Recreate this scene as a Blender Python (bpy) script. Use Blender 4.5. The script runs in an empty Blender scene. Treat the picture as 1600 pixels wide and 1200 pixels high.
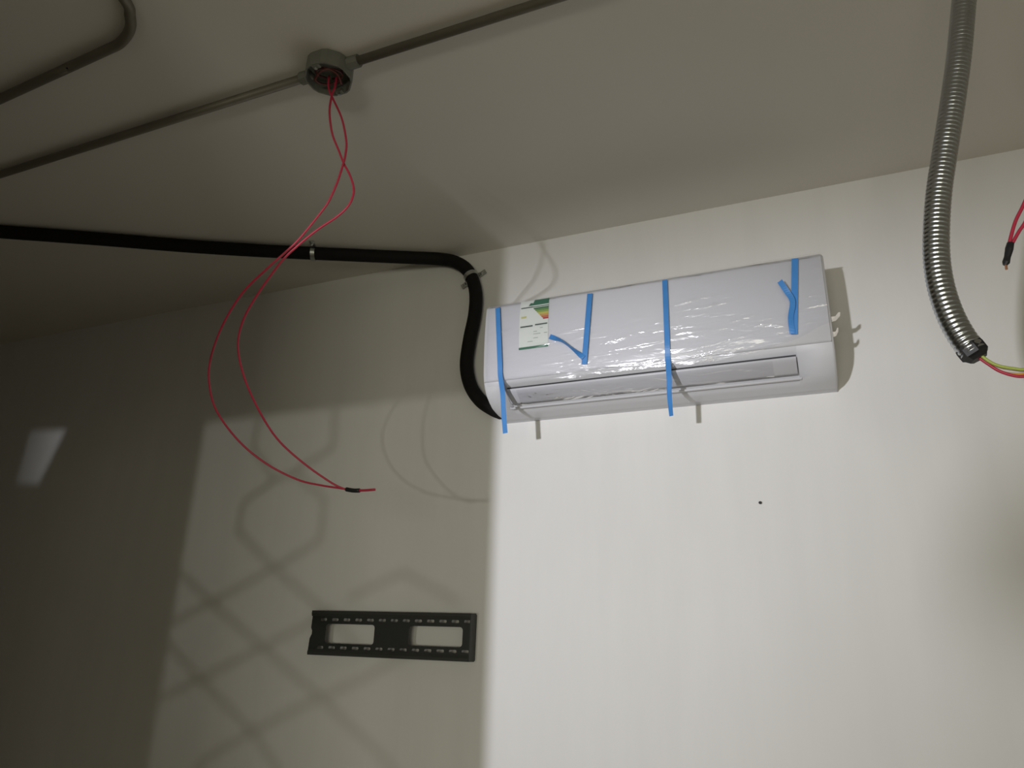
import bpy, bmesh, math, random
from mathutils import Vector, Matrix
from mathutils.geometry import delaunay_2d_cdt
random.seed(7)
S = bpy.context.scene
C = S.collection

# ------------------------------------------------------------------ camera
F = 1164.0                       # focal length in pixels of the 1600x1200 frame
D = 1.70                         # distance camera -> back wall
CAM = Vector((0, 0, 1.60))
up = Vector((83, -3280, F)).normalized()
ax = Vector((2900, -340, -F)); ax = (ax - up * ax.dot(up)).normalized()
ay = up.cross(ax)
if ay.z < 0: ay = -ay
M = Matrix((ax, ay, up))         # camera (x right, y down, z forward) -> room
cam = bpy.data.cameras.new('camera'); camo = bpy.data.objects.new('camera', cam); C.objects.link(camo)
cam.sensor_width = 36; cam.lens = F / 1600 * 36; cam.clip_start = .01
R3 = Matrix((M @ Vector((1, 0, 0)), M @ Vector((0, -1, 0)), M @ Vector((0, 0, -1)))).transposed()
camo.matrix_world = Matrix.Translation(CAM) @ R3.to_4x4()
S.camera = camo
# ------------------------------------------------------------------ world, lamp, exposure
W = bpy.data.worlds.new('world'); S.world = W; W.use_nodes = True
W.node_tree.nodes['Background'].inputs[0].default_value = (1.0, .96, .79, 1)
W.node_tree.nodes['Background'].inputs[1].default_value = .33
LAMP = Vector((-1.35, -3.30, 1.30))
sp = bpy.data.lights.new('floodlight_beam', 'SPOT'); spo = bpy.data.objects.new('floodlight_beam', sp); C.objects.link(spo)
sp.energy = 575; sp.shadow_soft_size = .06; sp.spot_size = math.radians(42); sp.spot_blend = 1.0
sp.color = (.945, .95, 1.0)
spo.location = LAMP
spo.rotation_euler = (Vector((-.85, 1.7, 2.30)) - LAMP).to_track_quat('-Z', 'Y').to_euler()
FILL = Vector((.02, -2.40, 1.45))   # added unseen fill lamp for ambient light, softer than the floodlight
ar = bpy.data.lights.new('fill_light', 'AREA'); aro = bpy.data.objects.new('fill_light', ar); C.objects.link(aro)
ar.shape = 'RECTANGLE'; ar.size = 1.1; ar.size_y = .6; ar.energy = 20.5; ar.color = (1.0, .965, .765)
aro.location = FILL; aro.rotation_euler = (math.radians(90), 0, 0)
S.view_settings.view_transform = 'Standard'; S.view_settings.look = 'None'
S.view_settings.gamma = 1; S.view_settings.use_curve_mapping = False
S.view_settings.exposure = 0.0

# ------------------------------------------------------------------ helpers
def ray(px, py): return M @ Vector((px - 800, py - 600, F))
def on_y(px, py, y=D):
    r = ray(px, py); return CAM + r * (y / r.y)
def on_z(px, py, z):
    r = ray(px, py); return CAM + r * ((z - CAM.z) / r.z)
CEIL = on_y(800, 385).z

def mat(name, col, rough=.6, metal=0, spec=.5, noise=None, bump=None, coat=0):
    m = bpy.data.materials.new(name); m.use_nodes = True
    n = m.node_tree.nodes; l = m.node_tree.links; b = n['Principled BSDF']
    b.inputs['Base Color'].default_value = (*col, 1); b.inputs['Roughness'].default_value = rough
    b.inputs['Metallic'].default_value = metal; b.inputs['Specular IOR Level'].default_value = spec
    b.inputs['Coat Weight'].default_value = coat
    tc = n.new('ShaderNodeTexCoord')
    if noise:
        sc, amt = noise
        t = n.new('ShaderNodeTexNoise'); t.inputs['Scale'].default_value = sc; t.inputs['Detail'].default_value = 5
        l.new(tc.outputs['Object'], t.inputs['Vector'])
        r = n.new('ShaderNodeMix'); r.data_type = 'RGBA'
        r.inputs['A'].default_value = (*[c * (1 - amt) for c in col], 1); r.inputs['B'].default_value = (*[min(1, c * (1 + amt)) for c in col], 1)
        l.new(t.outputs['Fac'], r.inputs['Factor']); l.new(r.outputs['Result'], b.inputs['Base Color'])
    if bump:
        sc, st = bump
        t2 = n.new('ShaderNodeTexNoise'); t2.inputs['Scale'].default_value = sc; t2.inputs['Detail'].default_value = 4
        l.new(tc.outputs['Object'], t2.inputs['Vector'])
        bp = n.new('ShaderNodeBump'); bp.inputs['Strength'].default_value = st; bp.inputs['Distance'].default_value = .004
        l.new(t2.outputs['Fac'], bp.inputs['Height']); l.new(bp.outputs['Normal'], b.inputs['Normal'])
    return m

def paint(name, col):            # plaster painted white, with faint vertical trowel streaks and scuffs
    m = mat(name, col, .75, spec=.25, bump=(60, .06))
    n = m.node_tree.nodes; l = m.node_tree.links; b = n['Principled BSDF']
    tc = n.new('ShaderNodeTexCoord'); mp = n.new('ShaderNodeMapping'); mp.inputs['Scale'].default_value = (9, 9, 1.1)
    l.new(tc.outputs['Object'], mp.inputs['Vector'])
    t = n.new('ShaderNodeTexNoise'); t.inputs['Scale'].default_value = 1.3; t.inputs['Detail'].default_value = 6; t.inputs['Roughness'].default_value = .65
    l.new(mp.outputs['Vector'], t.inputs['Vector'])
    t2 = n.new('ShaderNodeTexNoise'); t2.inputs['Scale'].default_value = 2.2; t2.inputs['Detail'].default_value = 3
    l.new(tc.outputs['Object'], t2.inputs['Vector'])
    mx = n.new('ShaderNodeMath'); mx.operation = 'MULTIPLY'; l.new(t.outputs['Fac'], mx.inputs[0]); l.new(t2.outputs['Fac'], mx.inputs[1])
    r = n.new('ShaderNodeValToRGB'); r.color_ramp.elements[0].position = .10; r.color_ramp.elements[1].position = .34
    r.color_ramp.elements[0].color = (*[c * .95 for c in col], 1); r.color_ramp.elements[1].color = (*col, 1)
    l.new(mx.outputs[0], r.inputs['Fac']); l.new(r.outputs['Color'], b.inputs['Base Color'])
    return m

def obj(name, bm, m, parent=None, smooth=False):
    me = bpy.data.meshes.new(name); bmesh.ops.recalc_face_normals(bm, faces=bm.faces[:])
    bm.to_mesh(me); bm.free()
    if smooth:
        for p in me.polygons: p.use_smooth = True
    if m: me.materials.append(m)
    o = bpy.data.objects.new(name, me); C.objects.link(o)
    if parent: o.parent = parent; o.matrix_parent_inverse = Matrix.Translation(-Vector(parent.location))
    return o
def thing(name, loc, label, cat, group=None):
    o = bpy.data.objects.new(name, None); C.objects.link(o); o.location = loc; o.empty_display_size = .05
    o['label'] = label; o['category'] = cat
    if group: o['group'] = group
    return o
def struct(o, label=None):
    o['kind'] = 'structure'
    if label: o['label'] = label
    return o
def box(bm, a, b, bev=0):
    a, b = Vector(a), Vector(b); c = (a + b) / 2; s = b - a
    r = bmesh.ops.create_cube(bm, size=1, matrix=Matrix.Translation(c) @ Matrix.Diagonal((s.x, s.y, s.z, 1)))
    if bev:
        es = {e for v in r['verts'] for e in v.link_edges}
        bmesh.ops.bevel(bm, geom=list(es), offset=bev, segments=2, affect='EDGES', profile=.5)
    return bm
def newbox(a, b, bev=0): return box(bmesh.new(), a, b, bev)
def catmull(pts, k=8):
    pts = [Vector(p) for p in pts]; P = [pts[0] * 2 - pts[1]] + pts + [pts[-1] * 2 - pts[-2]]; out = []
    for i in range(1, len(P) - 2):
        a, b, c, d = P[i - 1:i + 3]
        for j in range(k):
            t = j / k
            out.append(.5 * ((2 * b) + (c - a) * t + (2 * a - 5 * b + 4 * c - d) * t * t + (3 * b - a - 3 * c + d) * t ** 3))
    out.append(pts[-1]); return out
def resample(pts, step):
    out = [pts[0].copy()]; acc = 0; 
    for a, b in zip(pts, pts[1:]):
        L = (b - a).length; pos = step - acc
        while pos <= L:
            out.append(a.lerp(b, pos / L)); pos += step
        acc = (acc + L) % step
    return out
def tube(bm, pts, rad, seg=10, cap=True):
    """sweep a circle; rad is a number or a list"""
    n = len(pts); rs = rad if isinstance(rad, (list, tuple)) else [rad] * n
    t0 = (pts[1] - pts[0]).normalized(); u = t0.orthogonal().normalized(); rings = []
    for i, p in enumerate(pts):
        t = (pts[min(i + 1, n - 1)] - pts[max(i - 1, 0)])
        t = t.normalized() if t.length > 1e-9 else t0
        u = (u - t * u.dot(t)).normalized(); w = t.cross(u)
        rings.append([bm.verts.new(p + (u * math.cos(2 * math.pi * k / seg) + w * math.sin(2 * math.pi * k / seg)) * rs[i]) for k in range(seg)])
    for a, b in zip(rings, rings[1:]):
        for k in range(seg): bm.faces.new((a[k], a[(k + 1) % seg], b[(k + 1) % seg], b[k]))
    if cap: bm.faces.new(rings[0][::-1]); bm.faces.new(rings[-1])
    return bm
def newtube(pts, rad, seg=10, k=8): return tube(bmesh.new(), catmull(pts, k) if k else [Vector(p) for p in pts], rad, seg)
def inside(p, lp):
    r = False
    for (x0, y0), (x1, y1) in zip(lp, lp[1:] + lp[:1]):
        if (y0 > p[1]) != (y1 > p[1]) and p[0] < (x1 - x0) * (p[1] - y0) / (y1 - y0) + x0: r = not r
    return r
def plate2d(name, loops, thick, m, parent, origin, right, upv):
    """flat plate with holes: outer loop + hole loops in plate coordinates, then real thickness"""
    vs = []; es = []
    for lp in loops:
        k = len(vs); vs += [Vector((x * 100, y * 100)) for x, y in lp]; es += [(k + i, k + (i + 1) % len(lp)) for i in range(len(lp))]
    ov, oe, of = delaunay_2d_cdt(vs, es, [], 0, 1e-5)[:3]
    bm = bmesh.new(); nrm = right.cross(upv)
    bv = [[bm.verts.new(origin + right * (v.x / 100) + upv * (v.y / 100) + nrm * d) for v in ov] for d in (thick / 2, -thick / 2)]
    for f in of:
        c = sum((ov[i] for i in f), Vector((0, 0))) / len(f) / 100
        if inside(c, loops[0]) and not any(inside(c, h) for h in loops[1:]):
            bm.faces.new([bv[0][i] for i in f]); bm.faces.new([bv[1][i] for i in reversed(f)])
    for e in [e for e in bm.edges if len(e.link_faces) == 1 and e.verts[0] in set(bv[0])]:
        i, j = bv[0].index(e.verts[0]), bv[0].index(e.verts[1])
        bm.faces.new((bv[0][i], bv[0][j], bv[1][j], bv[1][i]))
    bmesh.ops.delete(bm, geom=[v for v in bm.verts if not v.link_faces], context='VERTS')
    return obj(name, bm, m, parent)
def rrect(x0, y0, x1, y1, r, k=5):
    out = []
    for cx, cy, a0 in ((x1 - r, y1 - r, 0), (x0 + r, y1 - r, 90), (x0 + r, y0 + r, 180), (x1 - r, y0 + r, 270)):
        for i in range(k + 1):
            a = math.radians(a0 + 90 * i / k); out.append((cx + r * math.cos(a), cy + r * math.sin(a)))
    return out

# ------------------------------------------------------------------ materials
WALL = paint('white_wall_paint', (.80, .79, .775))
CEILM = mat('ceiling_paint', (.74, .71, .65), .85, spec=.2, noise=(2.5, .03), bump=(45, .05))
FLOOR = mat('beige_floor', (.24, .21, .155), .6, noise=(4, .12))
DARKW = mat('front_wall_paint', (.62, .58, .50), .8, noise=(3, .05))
ACW = mat('white_abs_plastic', (.70, .70, .735), .28, spec=.5)
ACW2 = mat('white_matt_plastic', (.69, .69, .72), .45)
ACV = mat('pale_grey_vane_plastic', (.60, .60, .64), .38)
SLOT = mat('dark_gap_plastic', (.06, .06, .065), .7)
TAPE = mat('blue_tape', (.07, .28, .70), .42, noise=(40, .12))
LABELW = mat('label_paper', (.74, .77, .74), .5)
BLACKF = mat('black_pipe_insulation', (.009, .0085, .008), .75, spec=.2, bump=(90, .25), noise=(30, .2))
BOXM = mat('weathered_box_metal', (.20, .205, .175), .55, metal=.3, noise=(30, .25))
ZINC = mat('galvanised_steel', (.52, .54, .52), .38, metal=1, noise=(35, .18))
CONDUIT = mat('grey_conduit_steel', (.19, .175, .14), .5, metal=.4, noise=(25, .15))
FLEX = mat('flexible_steel', (.47, .49, .50), .24, metal=1)
REDW = mat('red_wire_pvc', (.50, .032, .07), .45)
SHADEDW = mat('shaded_red_wire_pvc', (.10, .022, .018), .5)  # red wire darkened in colour for the shadow inside the box
GREENW = mat('green_yellow_wire_pvc', (.42, .50, .10), .4)
WHITEW = mat('white_wire_pvc', (.72, .68, .62), .4)
ORANGEW = mat('orange_wire_pvc', (.72, .36, .05), .4)
COPPER = mat('copper', (.75, .38, .22), .35, metal=1)
BLACKT = mat('black_tape', (.012, .012, .014), .45)
BRACK = mat('black_powder_coat', (.016, .018, .018), .55, bump=(400, .1))
BRACK2 = mat('dark_grey_lit_steel', (.035, .037, .034), .5)  # lighter than the plate: light caught by the bracket flanges, put into the colour
SOOT = mat('dark_mark', (.03, .03, .03), .8)
FILMM = bpy.data.materials.new('clear_plastic_film'); FILMM.use_nodes = True
def film_material(m, strength, base_fac, scale):
    n = m.node_tree.nodes; l = m.node_tree.links; n.clear()
    out = n.new('ShaderNodeOutputMaterial'); mix = n.new('ShaderNodeMixShader')
    tr = n.new('ShaderNodeBsdfTransparent'); tr.inputs[0].default_value = (.985, .985, .99, 1)
    gl = n.new('ShaderNodeBsdfGlossy'); gl.inputs['Roughness'].default_value = .14
    fr = n.new('ShaderNodeFresnel'); fr.inputs['IOR'].default_value = 1.45
    ad = n.new('ShaderNodeMath'); ad.operation = 'ADD'; ad.inputs[1].default_value = base_fac
    tc = n.new('ShaderNodeTexCoord'); mp = n.new('ShaderNodeMapping'); mp.inputs['Scale'].default_value = scale; mp.inputs['Rotation'].default_value = (0, .2, 0)
    ns = n.new('ShaderNodeTexNoise'); ns.inputs['Scale'].default_value = 1; ns.inputs['Detail'].default_value = 3; ns.inputs['Distortion'].default_value = 1.2
    bp = n.new('ShaderNodeBump'); bp.inputs['Strength'].default_value = strength; bp.inputs['Distance'].default_value = .01
    l.new(tc.outputs['Object'], mp.inputs['Vector']); l.new(mp.outputs['Vector'], ns.inputs['Vector']); l.new(ns.outputs['Fac'], bp.inputs['Height'])
    l.new(bp.outputs['Normal'], gl.inputs['Normal']); l.new(bp.outputs['Normal'], fr.inputs['Normal'])
    l.new(fr.outputs[0], ad.inputs[0]); l.new(ad.outputs[0], mix.inputs['Fac'])
    l.new(tr.outputs[0], mix.inputs[1]); l.new(gl.outputs[0], mix.inputs[2]); l.new(mix.outputs[0], out.inputs[0])
film_material(FILMM, .34, .02, (9, 20, 46))
TINT = bpy.data.materials.new('dimming_pane'); TINT.use_nodes = True
film_material(TINT, 0, 0, (1, 1, 1))
for nd in TINT.node_tree.nodes:
    if nd.type == 'BSDF_TRANSPARENT': nd.inputs[0].default_value = (.37, .365, .335, 1)
    if nd.type == 'BSDF_GLOSSY': nd.inputs['Roughness'].default_value = .02
HEXF = bpy.data.materials.new('hex_shadow_strip'); HEXF.use_nodes = True
film_material(HEXF, 0, 0, (1, 1, 1))
for nd in HEXF.node_tree.nodes:
    if nd.type == 'BSDF_TRANSPARENT': nd.inputs[0].default_value = (.50, .49, .46, 1)

# ------------------------------------------------------------------ room
XL, XR, YB, YF = -3.6, 2.2, .39, -.60   # YB: added partition at the camera's left, YF: added beam behind the camera
T = .06
struct(obj('wall_back', newbox((XL, D, 0), (XR, D + .12, CEIL + .1)), WALL), 'white painted wall carrying the air conditioner')
struct(obj('ceiling', newbox((XL, YF - T, CEIL), (XR, D, CEIL + .1)), CEILM), 'beige plastered ceiling with surface conduits')
struct(obj('floor', newbox((XL, -5.5, -.1), (XR, D, 0)), FLOOR), 'beige floor')
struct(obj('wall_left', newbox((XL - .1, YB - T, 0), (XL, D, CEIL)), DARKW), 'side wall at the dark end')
struct(obj('wall_right', newbox((XR, YF - T, 0), (XR + .1, D, CEIL)), WALL), 'side wall at the bright end')
def to_front(p, y=YB):           # follow the lamp's ray back from a wall point to the added partition plane
    p = Vector(p); return LAMP + (p - LAMP) * ((y - LAMP.y) / (p.y - LAMP.y))
jamb = to_front((-.768, D, 2)).x
sideL = to_front((-1.772, D, 2)).x
sideTop = to_front((-1.2, D, on_y(530, 637).z)).z
fw = bmesh.new()
box(fw, (sideL, YB - T, sideTop), (jamb, YB, CEIL))            # above the added pane
box(fw, (sideL, YB - T, 0), (jamb, YB, .75))
def ring(bm, outer, hole, y0, y1):
    vs = [[bm.verts.new((x, y, z)) for x, z in lp] for lp in (outer, hole) for y in (y0, y1)]
    for i in range(4):
        j = (i + 1) % 4; o0, o1, h0, h1 = vs
        bm.faces.new((o0[i], o0[j], h0[j], h0[i])); bm.faces.new((o1[i], h1[i], h1[j], o1[j]))
        bm.faces.new((o0[i], o1[i], o1[j], o0[j])); bm.faces.new((h0[i], h0[j], h1[j], h1[i]))
hole = [to_front(on_y(x, y)) for x, y in ((22, 757), (60, 757), (103, 672), (46, 674))]  # opening shaped to throw the small light patch at the far left
ring(fw, [(XL, 0), (sideL, 0), (sideL, CEIL), (XL, CEIL)], [(p.x, p.z) for p in hole], YB - .012, YB)
bar = to_front((0, D, 2.515), -2.5)  # added unseen rail, set where it softly cuts the floodlight
struct(obj('added_beam_1', newbox((XL, -2.53, bar.z), (XR, -2.50, bar.z + .12)), DARKW), 'added unseen rail behind the viewer that dims the upper wall')
struct(obj('added_partition', fw, DARKW), 'added unseen partition that casts the shadow edge, with an opening for the pane')  # added partition, throws the left part of the wall into shadow
struct(obj('added_beam_2', newbox((XL, YF - T, 2.15), (XR, YF, CEIL)), DARKW), 'added unseen beam behind the viewer that keeps light off the ceiling')  # added beam, holds direct light off the near ceiling
win = obj('added_pane_1', newbox((sideL, YB - .010, .75), (jamb, YB - .004, sideTop)), TINT)  # added pane, dims the beam to make the faint patch on the wall
struct(win, 'added unseen tinted pane with hexagon strips that pattern the light')
hexlines = [
    [(430, 750), (380, 785), (372, 830), (428, 888), (500, 845), (507, 780), (460, 740), (430, 750)],
    [(525, 600), (520, 700), (460, 736)], [(418, 600), (395, 700), (430, 748)],
    [(428, 888), (330, 942), (245, 985), (200, 1005)],
    [(255, 870), (330, 942), (410, 1012), (500, 1090), (580, 1165), (640, 1230)],
    [(245, 985), (312, 1062), (390, 1140), (430, 1195), (450, 1240)],
    [(520, 955), (410, 1012), (312, 1062), (220, 1105)],
    [(428, 888), (490, 940), (560, 1010)],
    [(500, 1090), (400, 1140), (315, 1190), (290, 1240)],
    [(500, 1090), (570, 1060), (640, 1020)], [(545, 935), (630, 895), (715, 940)]]
for lp in hexlines:  # strips traced back along the beam to cast the hexagon shadows
    bm = bmesh.new(); q = [to_front(on_y(x, y), YB) for x, y in lp]
    for a, b in zip(q, q[1:]):
        d = (b - a); d.y = 0; d.normalize(); s = Vector((-d.z, 0, d.x)) * .0066
        a2, b2 = a - d * .003, b + d * .003
        vs = [bm.verts.new((v.x, YB + dy, v.z)) for dy in (-.004, -.002) for v in (a2 - s, b2 - s, b2 + s, a2 + s)]
        bm.faces.new(vs[3::-1]); bm.faces.new(vs[4:])
        for i in range(4): bm.faces.new((vs[i], vs[(i + 1) % 4], vs[4 + (i + 1) % 4], vs[4 + i]))
    obj('shadow_strip', bm, HEXF, win)

# ------------------------------------------------------------------ air conditioner
X0, X1 = -.737, .053
PROF = [(0, 2.148), (.03, 2.148), (.06, 2.149), (.08, 2.152), (.10, 2.156), (.12, 2.166), (.137, 2.178), (.146, 2.189), (.153, 2.202), (.1575, 2.215), (.160, 2.228),
        (.161, 2.25), (.162, 2.28), (.1625, 2.31), (.162, 2.34), (.160, 2.375), (.157, 2.400), (.154, 2.408), (.148, 2.413), (.12, 2.417), (0, 2.42)]
def prof_at(s):                  # s = fractional index
    i = min(int(s), len(PROF) - 2); t = s - i; a, b = PROF[i], PROF[i + 1]
    return Vector((0, D - (a[0] + (b[0] - a[0]) * t), a[1] + (b[1] - a[1]) * t))
def prof_n(s):
    a = prof_at(max(0, s - .6)); b = prof_at(min(len(PROF) - 1.001, s + .6)); d = (b - a).normalized()
    return Vector((0, -d.z, d.y))
def surf(px, py, off=.0):        # where the sight line through a pixel meets the casing
    r = ray(px, py); best = None
    for i in range(2, len(PROF) - 3):
        (o0, z0), (o1, z1) = PROF[i], PROF[i + 1]
        y0, y1 = D - o0, D - o1
        # r*t : y=y0+(y1-y0)u , z=z0+(z1-z0)u
        den = r.y * (z1 - z0) - r.z * (y1 - y0)
        if abs(den) < 1e-9: continue
        t = (y0 * (z1 - z0) - (z0 - CAM.z) * (y1 - y0)) / den
        p = CAM + r * t
        u = (p.z - z0) / (z1 - z0) if abs(z1 - z0) > abs(y1 - y0) else (p.y - y0) / (y1 - y0)
        if -.02 <= u <= 1.02 and (best is None or t < best[0]): best = (t, p, i + u)
    t, p, s = best; return p + prof_n(s) * off, prof_n(s)
s_of = lambda z: next(i + (z - PROF[i][1]) / (PROF[i + 1][1] - PROF[i][1]) for i in range(6, len(PROF) - 1) if PROF[i][1] <= z <= PROF[i + 1][1])
ac = thing('air_conditioner', (-.34, D, 2.148), 'white wall-mounted split air conditioner with blue tape strips and clear wrapping film', 'air conditioner')
VA, VB, VX0, VX1 = 4, 7, -.684, -.020   # vane between these profile points / stations
bm = bmesh.new(); rows = []
def station(x, inset=0, recess=False):
    r = []
    for i, (o, z) in enumerate(PROF):
        p = prof_at(i); n = prof_n(i)
        if i in (0, len(PROF) - 1): n = Vector((0, 0, 0))
        q = p - n * inset
        if recess and VA <= i <= VB: q = p - n * .012
        r.append(bm.verts.new((x, min(q.y, D), q.z)))
    return r
st = [station(X0, .006), station(X0 + .002, .002), station(X0 + .006), station(VX0), station(VX0 + .001, 0, True), station(VX1 - .001, 0, True), station(VX1), station(X1 - .006), station(X1 - .002, .002), station(X1, .006)]
for a, b in zip(st, st[1:]):
    for i in range(len(PROF) - 1): bm.faces.new((a[i], b[i], b[i + 1], a[i + 1]))
    bm.faces.new((a[0], a[-1], b[-1], b[0]))
bm.faces.new(st[0]); bm.faces.new(st[-1][::-1])
body = obj('casing', bm, ACW2, ac, True)
def shell(name, s0, s1, xa, xb, off, thick, m, parent, n=14, inset_edges=True):
    """curved plate that follows the casing between two profile stations"""
    bm = bmesh.new(); outer = []; inner = []
    xs = [xa, xa + .0015, xb - .0015, xb]
    for j in range(n + 1):
        s = s0 + (s1 - s0) * j / n; p, nn = prof_at(s), prof_n(s)
        e = .4 if j in (0, n) else 1
        outer.append([bm.verts.new(Vector((x, 0, 0)) + p + nn * (off + thick * (e if 0 < k < 3 else .3 * e))) for k, x in enumerate(xs)])
        inner.append([bm.verts.new(Vector((x, 0, 0)) + p + nn * off) for x in xs])
    for j in range(n):
        for k in range(3):
            bm.faces.new((outer[j][k], outer[j][k + 1], outer[j + 1][k + 1], outer[j + 1][k]))
            bm.faces.new((inner[j][k], inner[j + 1][k], inner[j + 1][k + 1], inner[j][k + 1]))
        bm.faces.new((outer[j][0], outer[j + 1][0], inner[j + 1][0], inner[j][0])); bm.faces.new((outer[j][3], inner[j][3], inner[j + 1][3], outer[j + 1][3]))
    for j in (0, n):
        for k in range(3): bm.faces.new((outer[j][k], outer[j][k + 1], inner[j][k + 1], inner[j][k]))
    return obj(name, bm, m, parent, True)
shell('front_panel', 8.4, 16.6, X0 + .004, X1 - .004, .0002, .0035, ACW, ac, 24)
bm = bmesh.new()                                        # dark outlet slot behind the vane
pts = [prof_at(s) - prof_n(s) * .0105 for s in (4.05, 5, 6, 6.95)]
for a, b in zip(pts, pts[1:]):
    bm.faces.new([bm.verts.new((x, p.y, p.z)) for x, p in ((VX0 + .003, a), (VX1 - .003, a), (VX1 - .003, b), (VX0 + .003, b))])
obj('outlet_slot', bm, SLOT, ac)
vane = shell('vane', 4.26, 6.80, VX0 + .003, VX1 - .003, -.004, .003, ACV, ac, 8)
shell('lower_lip', 3.55, 3.98, VX0 - .004, VX1 + .004, .0, .0025, ACW, ac, 3)

# clear film over the front, wrinkled, loose at its lower edge
def film(name, s0, s1fn, xa, xb, off, amp, parent, nx=170, ns=110, seed=1, creases=()):
    bm = bmesh.new(); rnd = random.Random(seed); grid = []
    folds = [(rnd.uniform(xa, xb), rnd.uniform(9, 14.5), rnd.uniform(0, 7), rnd.uniform(.03, .11), rnd.uniform(.07, .16)) for _ in range(30)]
    for i in range(nx + 1):
        x = xa + (xb - xa) * i / nx; col = []; s1 = s1fn(x)
        for j in range(ns + 1):
            s = s0 + (s1 - s0) * j / ns; h = 0
            for fx, fs, sl, wl, ws in folds:
                u = (x - fx); v = s - fs - sl * u
                h += math.exp(-(u / wl) ** 2) * math.exp(-(v / ws) ** 2)
            for (ax_, as_), (bx_, bs_), wd in creases:
                k = .020; dx, ds = bx_ - ax_, (bs_ - as_) * k; L2 = dx * dx + ds * ds
                t = max(0, min(1, ((x - ax_) * dx + (s - as_) * k * ds) / L2))
                d2 = (x - ax_ - dx * t) ** 2 + ((s - as_) * k - ds * t) ** 2
                h += .9 * math.exp(-d2 / wd ** 2) * (.35 + .65 * math.sin(math.pi * min(1, max(0, .1 + .8 * t))))
            low = max(0, 1 - (s - min(s0, s1)) / .8) if s1 > s0 else max(0, 1 - (s - s1) / .8)
            h = min(h, 1.6) * amp + low * .0022
            h += .0004 * math.sin(38 * x + 3 * s)
            p = prof_at(s) + prof_n(s) * (off + max(0, h)); p.x = x; col.append(bm.verts.new(p))
        grid.append(col)
    for a, b in zip(grid, grid[1:]):
        for j in range(ns): bm.faces.new((a[j], b[j], b[j + 1], a[j + 1]))
    o = obj(name, bm, FILMM, parent, True); return o
def low_edge(x):
    e = 7.6
    if x > -.16: e += 3.1 * ((x + .16) / .21) ** 1.25
    return e + .12 * math.sin(31 * x) + .08 * math.sin(77 * x)
def crease(x0, y0, x1, y1, wd=.0024):
    out = []
    for px, py in ((x0, y0), (x1, y1)):
        p, _ = surf(px, py); out.append((p.x, s_of(p.z)))
    return (*out, wd)
CR = [crease(1056, 488, 1131, 473), crease(1062, 497, 1108, 489, .002), crease(1050, 522, 1152, 511), crease(1160, 508, 1226, 508), crease(1022, 505, 1034, 500), crease(975, 524, 1003, 516),
      crease(1268, 421, 1284, 420, .002), crease(1268, 438, 1285, 437, .002), crease(1262, 463, 1287, 462, .002), crease(1255, 506, 1280, 503, .002), crease(935, 462, 944, 458, .002), crease(905, 472, 911, 470, .002), crease(1060, 466, 1070, 464, .002)]
film('plastic_film', 17.2, low_edge, X0 + .012, X1 - .002, .0050, .0016, ac, creases=CR)
film('vane_film', 6.6, lambda x: 4.4, VX0 + .03, VX1 - .05, .0006, .0003, vane, 70, 16, 5)
for k, (z, w) in enumerate(((2.262, .017), (2.228, .010))):     # torn film ends sticking out past the right-hand end
    bm = bmesh.new(); y = D - .155
    a = [Vector((X1 - .004, y, z)), Vector((X1 + w * .5, y + .003, z + .001)), Vector((X1 + w * .9, y, z + .008)), Vector((X1 + w * 1.1, y - .001, z + .007)), Vector((X1 + w, y - .002, z - .002)), Vector((X1 + w * .5, y + .003, z - .009)), Vector((X1 - .004, y + .003, z - .011))]
    f = bm.faces.new([bm.verts.new(p) for p in a])
    r = bmesh.ops.extrude_face_region(bm, geom=[f]); bmesh.ops.translate(bm, vec=(0, .0006, 0), verts=[v for v in r['geom'] if isinstance(v, bmesh.types.BMVert)])
    obj('film_end', bm, WHITEW, ac)

# blue tape strips
def strip(name, pts, width, parent, nrm=None, twist=None, sub=5):
    bm = bmesh.new(); P = catmull([p for p, _ in pts], sub); N = catmull([n for _, n in pts], sub); rows = []; n = len(P)
    for i, p in enumerate(P):
        t = (P[min(i + 1, n - 1)] - P[max(i - 1, 0)]).normalized(); nn = N[i].normalized()
        s = t.cross(nn).normalized() * width / 2
        if twist: s = Matrix.Rotation(twist(i / (n - 1)), 3, t) @ s
        nn = s.cross(t).normalized()
        rows.append([bm.verts.new(q) for q in (p - s, p + s, p + s + nn * .0004, p - s + nn * .0004)])
    for a, b in zip(rows, rows[1:]):
        for k in range(4): bm.faces.new((a[k], a[(k + 1) % 4], b[(k + 1) % 4], b[k]))
    bm.faces.new(rows[0]); bm.faces.new(rows[-1][::-1])
    return obj(name, bm, TAPE, parent)
FRONT = Vector((0, -1, -.1))
def run(a, b, off=.0088, n=6, off0=None):   # tape laid on the casing between two pixels
    return [surf(a[0] + (b[0] - a[0]) * i / n, a[1] + (b[1] - a[1]) * i / n, off) for i in range(n + 1)]
def on(px, py, off=.0075): return surf(px, py, off)
def tail(px, py, o): return (on_y(px, py, D - o), FRONT)
strip('tape_strip', run((779.8, 484), (784, 588)) + [tail(785.5, 615, .167), tail(787, 645, .164), tail(789.5, 677, .160)], .0125, ac, twist=lambda t: .5 * max(0, t - .8))
strip('tape_strip', run((1040, 441), (1044.5, 562)) + [tail(1045.5, 590, .168), tail(1046, 618, .164), tail(1049, 650, .156)], .0118, ac, twist=lambda t: 2.2 * max(0, t - .72))
strip('tape_strip', run((923.3, 462), (914.5, 570)), .0128, ac)
strip('tape_fold', [on(914, 561, .0105), on(900, 550, .015), on(882, 537, .016), on(862, 529, .014)], .0125, ac, twist=lambda t: 1.1 * math.sin(math.pi * t))
strip('tape_strip', run((1242.6, 408), (1241, 524)), .0135, ac)
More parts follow.
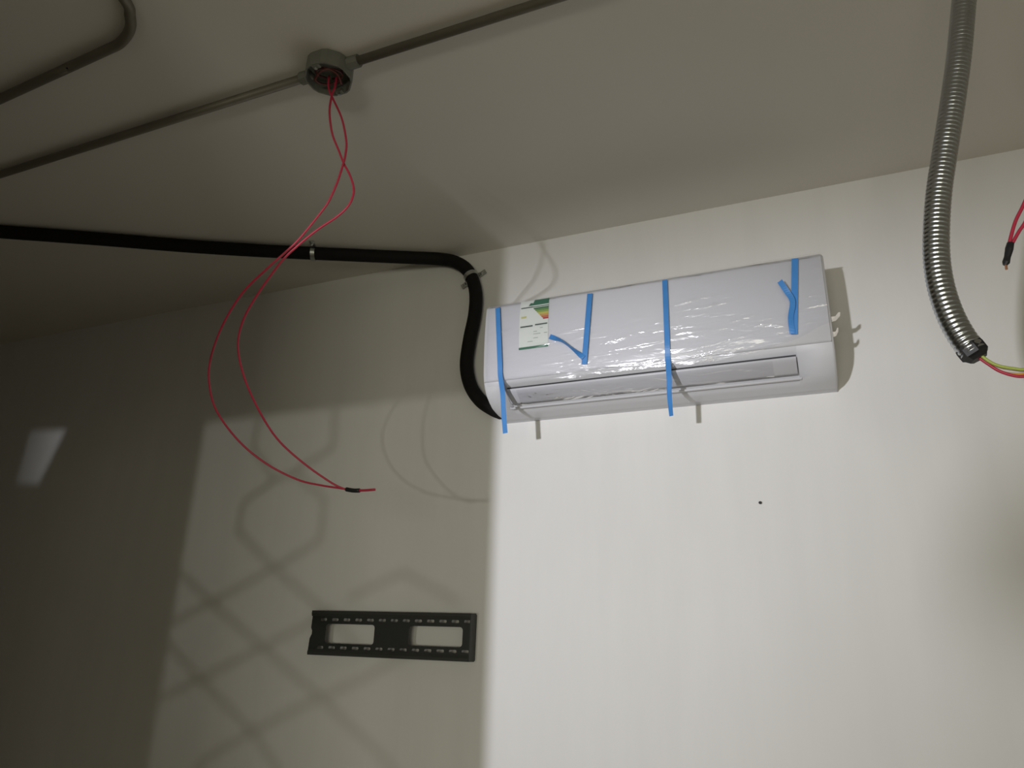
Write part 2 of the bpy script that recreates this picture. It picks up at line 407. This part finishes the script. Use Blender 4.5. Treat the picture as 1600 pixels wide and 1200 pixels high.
strip('tape_fold', [on(1238.5, 523, .0105), on(1236, 500, .013), on(1239, 476, .016), on(1230, 461, .019), on(1219.5, 446, .020)], .0115, ac, twist=lambda t: .35 * math.sin(math.pi * t * 1.5))

# energy label
cs = [surf(815, 474)[0], surf(857.5, 544)[0]]
LX0, LX1, = cs[0].x, surf(857.5, 505)[0].x
LZ1, LZ0 = 2.405, surf(836, 545)[0].z
def patch(name, u0, u1, v0, v1, m, parent, lift, u0b=None):
    """flat print: u from the left, v from the top of the label"""
    u0b = u0 if u0b is None else u0b; n = max(1, int(abs(v1 - v0) * 12)); bm = bmesh.new(); rows = []
    for j in range(n + 1):
        v = v0 + (v1 - v0) * j / n; s = s_of(LZ1 + (LZ0 - LZ1) * v); ul = u0 + (u0b - u0) * j / n
        r = []
        for u in (ul, u1):
            for lf in (lift, lift + .0003):
                p = prof_at(s) + prof_n(s) * lf; p.x = LX0 + (LX1 - LX0) * u; r.append(bm.verts.new(p))
        rows.append((r[0], r[2], r[3], r[1]))
    for a, b in zip(rows, rows[1:]):
        for k in range(4): bm.faces.new((a[k], a[(k + 1) % 4], b[(k + 1) % 4], b[k]))
    bm.faces.new(rows[0]); bm.faces.new(rows[-1][::-1])
    return obj(name, bm, m, parent)
lab = patch('energy_label', 0, 1, 0, 1, LABELW, ac, .0042); lab['label'] = 'white and green energy rating sticker'
cg = mat('label_green', (.07, .20, .13), .5); cd = mat('label_dark', (.07, .10, .09), .5); cgr = mat('label_grey', (.42, .45, .43), .5)
patch('header_band', .50, 1, .005, .115, cg, lab, .0046, .42)
patch('header_arrow', .36, .44, .06, .115, cg, lab, .0046, .30)
patch('text_line', .04, .45, .135, .155, cd, lab, .0046)
patch('text_line', .44, 1, .140, .156, cg, lab, .0046)
bars = [(.08, .20, .10), (.16, .32, .10), (.30, .42, .10), (.58, .55, .12), (.62, .38, .12), (.58, .20, .10), (.50, .08, .09)]
for k, c in enumerate(bars):
    patch('rating_bar', .47 + .055 * k, 1, .172 + .038 * k, .206 + .038 * k, mat('label_bar', c, .5), lab, .0046, .50 + .055 * k)
patch('rating_mark', .06, .24, .325, .365, mat('label_yellow', (.62, .60, .28), .5), lab, .0046)
patch('text_line', .04, .47, .530, .556, cd, lab, .0046); patch('text_line', .55, .97, .520, .544, cd, lab, .0046)
for u0, u1, v in ((.72, .82, .60), (.50, .62, .66), (.50, .74, .71), (.86, .97, .71), (.50, .66, .79), (.30, .48, .85)):
    patch('text_line', u0, u1, v, v + .012, cgr, lab, .0046)
patch('footer_band', 0, 1, .955, 1, cg, lab, .0046)

# ------------------------------------------------------------------ black insulated pipe, its clips
r = .0185
hz = CEIL - r
path = [Vector((XL, .985, hz)), Vector((-3.0, .985, hz)), Vector((-2.6, .985, hz)), Vector((-2.36, 1.0, hz)), on_z(-60, 357, hz), on_z(0, 362, hz), on_z(150, 373, hz), on_z(300, 385, hz), on_z(430, 393, hz), on_z(560, 399, hz), on_z(640, 402.5, hz)]
path += [on_y(690, 405, D - .030), on_y(715, 411, D - .028), on_y(733, 426, D - .024), on_y(743, 455, D - .022), on_y(742, 490, D - .022), on_y(734, 530, D - .022), on_y(729, 570, D - .022), on_y(735, 602, D - .022), on_y(750, 625, D - .022), on_y(770, 639, D - .022), on_y(784, 645, D - .022)]
pipe = obj('insulated_pipe', newtube(path, r, 14, 10), BLACKF, None, True)
pipe['label'] = 'black foam-insulated pipe running along the ceiling and down beside the air conditioner'; pipe['category'] = 'pipe'
def clip(center, t, nrm, name_label, ears):
    root = thing('pipe_clip', center, name_label, 'clip', 'pipe clips')
    t = t.normalized(); s = t.cross(nrm).normalized(); bm = bmesh.new(); prev = None
    for k in range(15):
        a = math.radians(-20 + 220 * k / 14); d = s * math.cos(a) + nrm * math.sin(a)
        ring = [bm.verts.new(center + d * rr + t * w) for rr, w in ((r + .0006, -.006), (r + .0026, -.006), (r + .0026, .006), (r + .0006, .006))]
        if prev:
            for q in range(4): bm.faces.new((prev[q], prev[(q + 1) % 4], ring[(q + 1) % 4], ring[q]))
        else: bm.faces.new(ring)
        prev = ring
    bm.faces.new(prev[::-1]); obj('saddle', bm, ZINC, root)
    for sg in ears:
        b2 = bmesh.new(); c0 = center + s * sg * (r + .011) - nrm * (r - .002)
        bmesh.ops.create_cube(b2, size=1, matrix=Matrix.Translation(c0) @ Matrix((s * .024, t * .013, nrm * .0025)).transposed().to_4x4())
        ear = obj('ear', b2, ZINC, root)
        b3 = bmesh.new(); tube(b3, [c0, c0 + nrm * .004, c0 + nrm * .006], [.005, .005, .003], 8); obj('screw', b3, ZINC, ear)
clip(on_z(490, 396, hz), on_z(560, 399, hz) - on_z(430, 393, hz), Vector((0, 0, -1)), 'small metal saddle clip on the ceiling run of the black pipe', (1, -1))
clip(on_y(736, 432, D - .024), on_y(743, 455, D - .022) - on_y(720, 413, D - .027), Vector((0, -1, 0)), 'metal saddle clip with screwed ears where the black pipe turns down the wall', (1, -1))

# ------------------------------------------------------------------ ceiling conduits and junction box
cr = .0088; cz = CEIL - cr - .003
pc = (on_z(0, 268, cz) + on_z(880, 0, cz)) / 2; cy = pc.y
bx = on_z(507, 100, cz).x; by = cy
def conduit(name, a, b, label):
    o = obj(name, newtube([a, (Vector(a) + Vector(b)) / 2, b], cr, 12, 2), CONDUIT, None, True); o['label'] = label; o['category'] = 'conduit'; return o
conduit('steel_conduit', (XL, cy, cz), (bx - .040, by, cz), 'straight grey ceiling conduit running from the junction box toward the dark end')
conduit('steel_conduit', (bx + .040, by, cz), (XR, cy, cz), 'straight grey ceiling conduit running from the junction box toward the bright end')
e = [on_z(-250, 270, cz), on_z(0, 155, cz), on_z(100, 109, cz), on_z(165, 79, cz), on_z(188, 67, cz), on_z(203, 46, cz), on_z(203, 25, cz), on_z(195, 0, cz)]
e[0].x, e[0].y = XL, e[1].y + (e[1].y - e[3].y) / (e[1].x - e[3].x) * (XL - e[1].x)
e += [e[-1] + Vector((.02, -.10, 0)), Vector((e[-1].x + .03, YB, cz))]
o = obj('bent_conduit', newtube(e, .0095, 12, 8), CONDUIT, None, True); o['label'] = 'dark steel conduit with a right-angle bend at the upper dark corner of the ceiling'; o['category'] = 'conduit'
jb = thing('junction_box', (bx, by, CEIL), 'open octagonal metal junction box on the ceiling between two conduits', 'junction box')
bm = bmesh.new(); rings = []
R0 = .046; dep = .036
for rr, z in ((R0 - .003, CEIL), (R0, CEIL - .004), (R0, CEIL - dep), (R0 - .003, CEIL - dep), (R0 - .003, CEIL - .006)):
    lp = []
    for k in range(8):
        for da in (-7, 7):
            a = math.radians(22.5 + 45 * k + da); lp.append(bm.verts.new((bx + rr * math.cos(a), by + rr * math.sin(a), z)))
    rings.append(lp)
for a, b in zip(rings, rings[1:]):
    for k in range(16): bm.faces.new((a[k], a[(k + 1) % 16], b[(k + 1) % 16], b[k]))
bm.faces.new(rings[0]); bm.faces.new(rings[-1])
obj('box_body', bm, BOXM, jb)
for sx in (-1, 1):
    obj('coupling', newtube([(bx + sx * (R0 - .004), by, cz), (bx + sx * (R0 + .010), by, cz), (bx + sx * (R0 + .022), by, cz)], .0125, 8, 2), BOXM, jb)
    b2 = newbox((bx - .008, by + sx * .038 - .005, CEIL - dep - .0015), (bx + .008, by + sx * .038 + .005, CEIL - dep + .002), .0008)
    ear = obj('cover_ear', b2, BOXM, jb)
    obj('screw', newtube([(bx, by + sx * .038, CEIL - dep - .001), (bx, by + sx * .038, CEIL - dep - .004), (bx, by + sx * .038, CEIL - dep - .006)], .003, 8, 1), ZINC, ear)
for sg, ph in ((1, .0), (-1, 1.2), (1, 2.4)):                    # slack wire folded up inside the box
    pts = [Vector((bx + .026 * math.cos(ph + a * .9) * sg, by + .024 * math.sin(ph + a * .9), CEIL - .012 - .006 * a)) for a in range(6)]
    obj('wire_loop', newtube(pts, .0022, 6, 5), SHADEDW, jb, True)

# red wires hanging from the box
wy = by + .01; we = wy + .315
w1 = [(513, 128), (514, 140), (520, 154), (534, 185), (541, 220), (540, 240), (536, 257), (527, 285), (515, 312), (503, 330), (468, 373), (445, 395), (417, 420), (378, 459), (347, 510), (329, 561), (327, 600), (339, 643), (374, 690), (417, 725), (464, 749), (500, 758), (543, 764.5)]
w2 = [(525, 126), (523, 137), (519, 147), (515, 170), (516, 190), (520, 212), (530, 237), (537, 255), (546, 272), (552, 290), (552, 305), (544, 322), (526, 339), (496, 359), (464, 385), (437, 412), (398, 467), (378, 506), (372, 545), (384, 596), (410, 651), (437, 690), (476, 725), (519, 755), (543, 766)]
hw = thing('hanging_wires', (bx, wy, CEIL - dep), 'pair of long red wires dangling in a curve from the ceiling junction box', 'wire')
for q, (w, dy) in enumerate(((w1, -.004), (w2, .004))):
    n = len(w); P = [on_y(x, y, wy + dy * math.cos(i * .9) * (1 - i / n) + .315 * max(0, (y - 420) / 345) ** 1.3) for i, (x, y) in enumerate(w)]
    P = [Vector((P[0].x, P[0].y, CEIL - .02))] + P
    obj('red_wire', newtube(P, .0021, 8, 6), REDW, hw, True)
obj('black_tape_wrap', newtube([on_y(541, 764.5, we), on_y(546, 765.5, we), on_y(553, 766.5, we), on_y(562, 766.5, we)], .0044, 8, 3), BLACKT, hw, True)
obj('wire_end', newtube([on_y(560, 766.5, we), on_y(572, 766, we), on_y(586, 765, we)], .0026, 8, 3), REDW, hw, True)

# ------------------------------------------------------------------ flexible conduit on the right
fy = .97
fp = [(1512, -90), (1510, -40), (1505, 15), (1498, 90), (1487, 170), (1476, 240), (1467, 300), (1463, 360), (1464, 410), (1472, 455), (1486, 495), (1504, 528), (1522, 551)]
P = [on_y(x, y, fy) for x, y in fp]; P[0].y -= .01
P = [Vector((P[0].x + .004, P[0].y, CEIL)), Vector((P[0].x + .003, P[0].y, (P[0].z + CEIL) / 2))] + P
fc = thing('flexible_conduit', (P[0].x, P[0].y, CEIL), 'silver corrugated flexible steel conduit hanging from the ceiling with wires at its end', 'conduit')
step = .0009; Q = resample(catmull(P, 14), step); pitch = .0062
obj('corrugated_tube', tube(bmesh.new(), Q, [.0146 + .0010 * abs(math.sin(math.pi * i * step / pitch)) for i in range(len(Q))], 20), FLEX, fc, True)
d = (Q[-1] - Q[-8]).normalized()
obj('end_bushing', tube(bmesh.new(), [Q[-1] - d * .010, Q[-1] - d * .006, Q[-1] + d * .004, Q[-1] + d * .006, Q[-1] + d * .010], [.0158, .0164, .0162, .0135, .0105], 7), BLACKT, fc)
for name, m, pts, dy in (('green_wire', GREENW, [(1512, 538), (1530, 553), (1546, 565), (1562, 572), (1585, 576), (1604, 577), (1660, 570)], -.004),
                         ('white_wire', WHITEW, [(1510, 540), (1528, 554), (1546, 568), (1563, 577), (1585, 581), (1604, 580), (1660, 574)], .003),
                         ('orange_wire', ORANGEW, [(1509, 540), (1527, 556), (1548, 571), (1566, 580), (1586, 584), (1604, 583.5), (1660, 578)], .005),
                         ('red_wire', REDW, [(1508, 541), (1526, 556), (1544, 569), (1562, 580), (1584, 587), (1604, 588), (1660, 583)], .0)):
    obj(name, newtube([on_y(x, y, fy + dy) for x, y in pts], .0019, 8, 6), m, fc, True)

ry = 1.05
ow = thing('taped_wire_pair', on_y(1640, 200, ry), 'short red wire pair with black taped end beside the flexible conduit', 'wire')
for pts, dy in (([(1700, -100), (1680, 60), (1650, 190), (1622, 265), (1600, 318), (1587, 345), (1579, 372), (1576, 386)], 0),
                ([(1704, -100), (1690, 60), (1664, 200), (1630, 290), (1604, 343), (1592, 362), (1583, 378), (1578, 388)], .004)):
    P = [on_y(x, y, ry + dy) for x, y in pts]; P = [Vector((P[0].x, P[0].y, CEIL))] + P
    obj('red_wire', newtube(P, .0023, 8, 6), REDW, ow, True)
obj('black_tape_wrap', tube(bmesh.new(), [on_y(*q, ry) for q in ((1579, 380), (1577, 389), (1574, 402), (1572, 410), (1570, 414))], [.0044, .0050, .0040, .0046, .0028], 10), BLACKT, ow)
obj('copper_tip', newtube([on_y(1572, 411, ry), on_y(1572, 416, ry), on_y(1572.5, 421, ry)], .0016, 6, 2), COPPER, ow)

# ------------------------------------------------------------------ TV bracket plate on the wall
bl, br = on_y(486, 988, D - .034), on_y(734.5, 996, D - .034)
rt = (br - bl); rt.y = 0; Wd = rt.length; rt.normalize(); uv = Vector((-rt.z, 0, rt.x)); H = .108
tb = thing('tv_bracket', ((bl.x + br.x) / 2, D, bl.z - .05), 'black slotted steel television mounting plate screwed to the shaded wall', 'bracket')
org = (bl + br) / 2; org.y = D - .034
hw2, hh = Wd / 2, H / 2
outer = [(-hw2 - .004, -hh), (hw2, -hh), (hw2, hh), (-hw2, hh), (-hw2 - .001, .012), (-hw2 + .003, .004), (-hw2 + .003, -.004), (-hw2 - .002, -.014)]
loops = [outer]
def px2pl(x, y):
    p = on_y(x, y, D - .034) - org; return p.dot(rt), p.dot(uv)
for k in range(13):
    for (xa, ya), (xb, yb) in (((506, 968), (731, 971.5)), ((500, 1011.5), (727, 1018.5))):
        t = k / 12; t = t * (1 - .045 * (1 - t)); cx, cy_ = px2pl(xa + (xb - xa) * t, ya + (yb - ya) * t)
        loops.append(rrect(cx - .0100, cy_ - .0036, cx + .0100, cy_ + .0036, .0028, 3))
for x0, y0, x1, y1 in ((506.5, 976.5, 586, 1005), (637, 980, 723.5, 1008.5)):
    a = px2pl(x0, y1); b = px2pl(x1, y0); loops.append(rrect(a[0], a[1], b[0], b[1], .008))
plate2d('plate', loops, .0012, BRACK, tb, org, rt, uv)
for nm, v0, v1 in (('top_flange', hh - .014, hh), ('bottom_flange', -hh, -hh + .014)):
    bm = bmesh.new(); q = []
    for x in (-hw2 - .002, hw2 - .002):
        lp = []
        for yy, zz in ((D - .0355, v0), (D - .038, (v0 + v1) / 2), (D - .037, v1), (D - .001, v1 + (.001 if v1 == hh else 0)), (D - .001, v1 - .003), (D - .0335, v0 + .002)) if v1 == hh else ((D - .0355, v1), (D - .038, (v0 + v1) / 2), (D - .037, v0), (D - .001, v0), (D - .001, v0 + .003), (D - .0335, v1 - .002)):
            p = org + rt * x + uv * zz; p.y = yy; lp.append(bm.verts.new(p))
        q.append(lp)
    for i in range(6): bm.faces.new((q[0][i], q[0][(i + 1) % 6], q[1][(i + 1) % 6], q[1][i]))
    bm.faces.new(q[0]); bm.faces.new(q[1][::-1]); obj(nm, bm, BRACK2, tb)

bm = bmesh.new(); c0 = org + rt * (hw2 - .001); c0.y = D - .018
bmesh.ops.create_cube(bm, size=1, matrix=Matrix.Translation(c0) @ Matrix((rt * .0018, Vector((0, .0335, 0)), uv * (H - .004))).transposed().to_4x4())
obj('end_plate', bm, BRACK2, tb)

# nail left in the plaster
p = on_y(1188, 786, D); nl = bmesh.new(); tube(nl, [p + Vector((0, .004, 0)), p - Vector((0, .004, 0)), p - Vector((0, .005, 0)), p - Vector((0, .0065, 0))], [.0016, .0016, .0034, .0026], 8)
o = obj('nail', nl, SOOT); o['label'] = 'tiny dark nail head in the bright wall below the air conditioner'; o['category'] = 'nail'

# ------------------------------------------------------------------ things behind the viewer that shape the light
fl = thing('floodlight', (LAMP.x, LAMP.y, 0), 'work floodlight on a tripod standing in front of the doorway behind the viewer', 'lamp')
aim = (Vector((-.85, 1.7, 2.30)) - LAMP).normalized()
hc = LAMP - aim * .06
q = aim.to_track_quat('Y', 'Z').to_matrix().to_4x4()
bm = bmesh.new(); bmesh.ops.create_cube(bm, size=1, matrix=Matrix.Translation(hc) @ q @ Matrix.Diagonal((.16, .05, .12, 1))); bmesh.ops.bevel(bm, geom=bm.edges[:], offset=.006, segments=2, affect='EDGES')
obj('lamp_head', bm, BRACK2, fl)
obj('pole', newtube([(LAMP.x, LAMP.y - .07, .30), (LAMP.x, LAMP.y - .07, .8), (LAMP.x, LAMP.y - .07, 1.27)], .014, 10, 2), ZINC, fl)
for k in range(3):
    a = math.radians(90 + 120 * k); obj('leg', newtube([(LAMP.x, LAMP.y - .07, .45), (LAMP.x + .2 * math.cos(a), LAMP.y - .07 + .2 * math.sin(a), .22), (LAMP.x + .38 * math.cos(a), LAMP.y - .07 + .38 * math.sin(a), .01)], .010, 8, 2), ZINC, fl)
pp = LAMP + (Vector((.41, D, 1.79)) - LAMP) * .30
pl = thing('shadow_blocker', (pp.x, pp.y, pp.z), 'added unseen blocker hung behind the viewer to cast a soft shadow', 'lamp')  # added and unseen, placed to cast the blurred shadow at the right edge
sh = bmesh.new(); prof = [(rr * .56, z * .56) for rr, z in [(.02, .075), (.035, .07), (.06, .03), (.072, -.02), (.075, -.075), (.072, -.075), (.068, -.02), (.055, .03)]]; rg = []
for rr, z in prof: rg.append([sh.verts.new((pp.x + rr * math.cos(k * math.pi / 10), pp.y + rr * math.sin(k * math.pi / 10), pp.z + z)) for k in range(20)])
for a, b in zip(rg, rg[1:]):
    for k in range(20): sh.faces.new((a[k], a[(k + 1) % 20], b[(k + 1) % 20], b[k]))
obj('blocker_body', sh, BRACK2, pl, True)
obj('cord', newtube([(pp.x, pp.y, pp.z + .04), (pp.x, pp.y, pp.z + .6), (pp.x, pp.y, CEIL)], .003, 6, 2), BLACKT, pl)

lp = thing('fill_lamp', (FILL.x, FILL.y, 0), 'added warm fill lamp on a stand, unseen behind the viewer', 'lamp')
obj('housing', newbox((FILL.x - .58, FILL.y - .06, FILL.z - .33), (FILL.x + .58, FILL.y - .01, FILL.z + .33), .008), BRACK2, lp)
obj('pole', newtube([(FILL.x, FILL.y - .05, .02), (FILL.x, FILL.y - .05, .6), (FILL.x, FILL.y - .05, FILL.z - .32)], .018, 10, 2), ZINC, lp)
obj('base', newbox((FILL.x - .3, FILL.y - .3, .0), (FILL.x + .3, FILL.y + .2, .03), .006), BRACK2, lp)
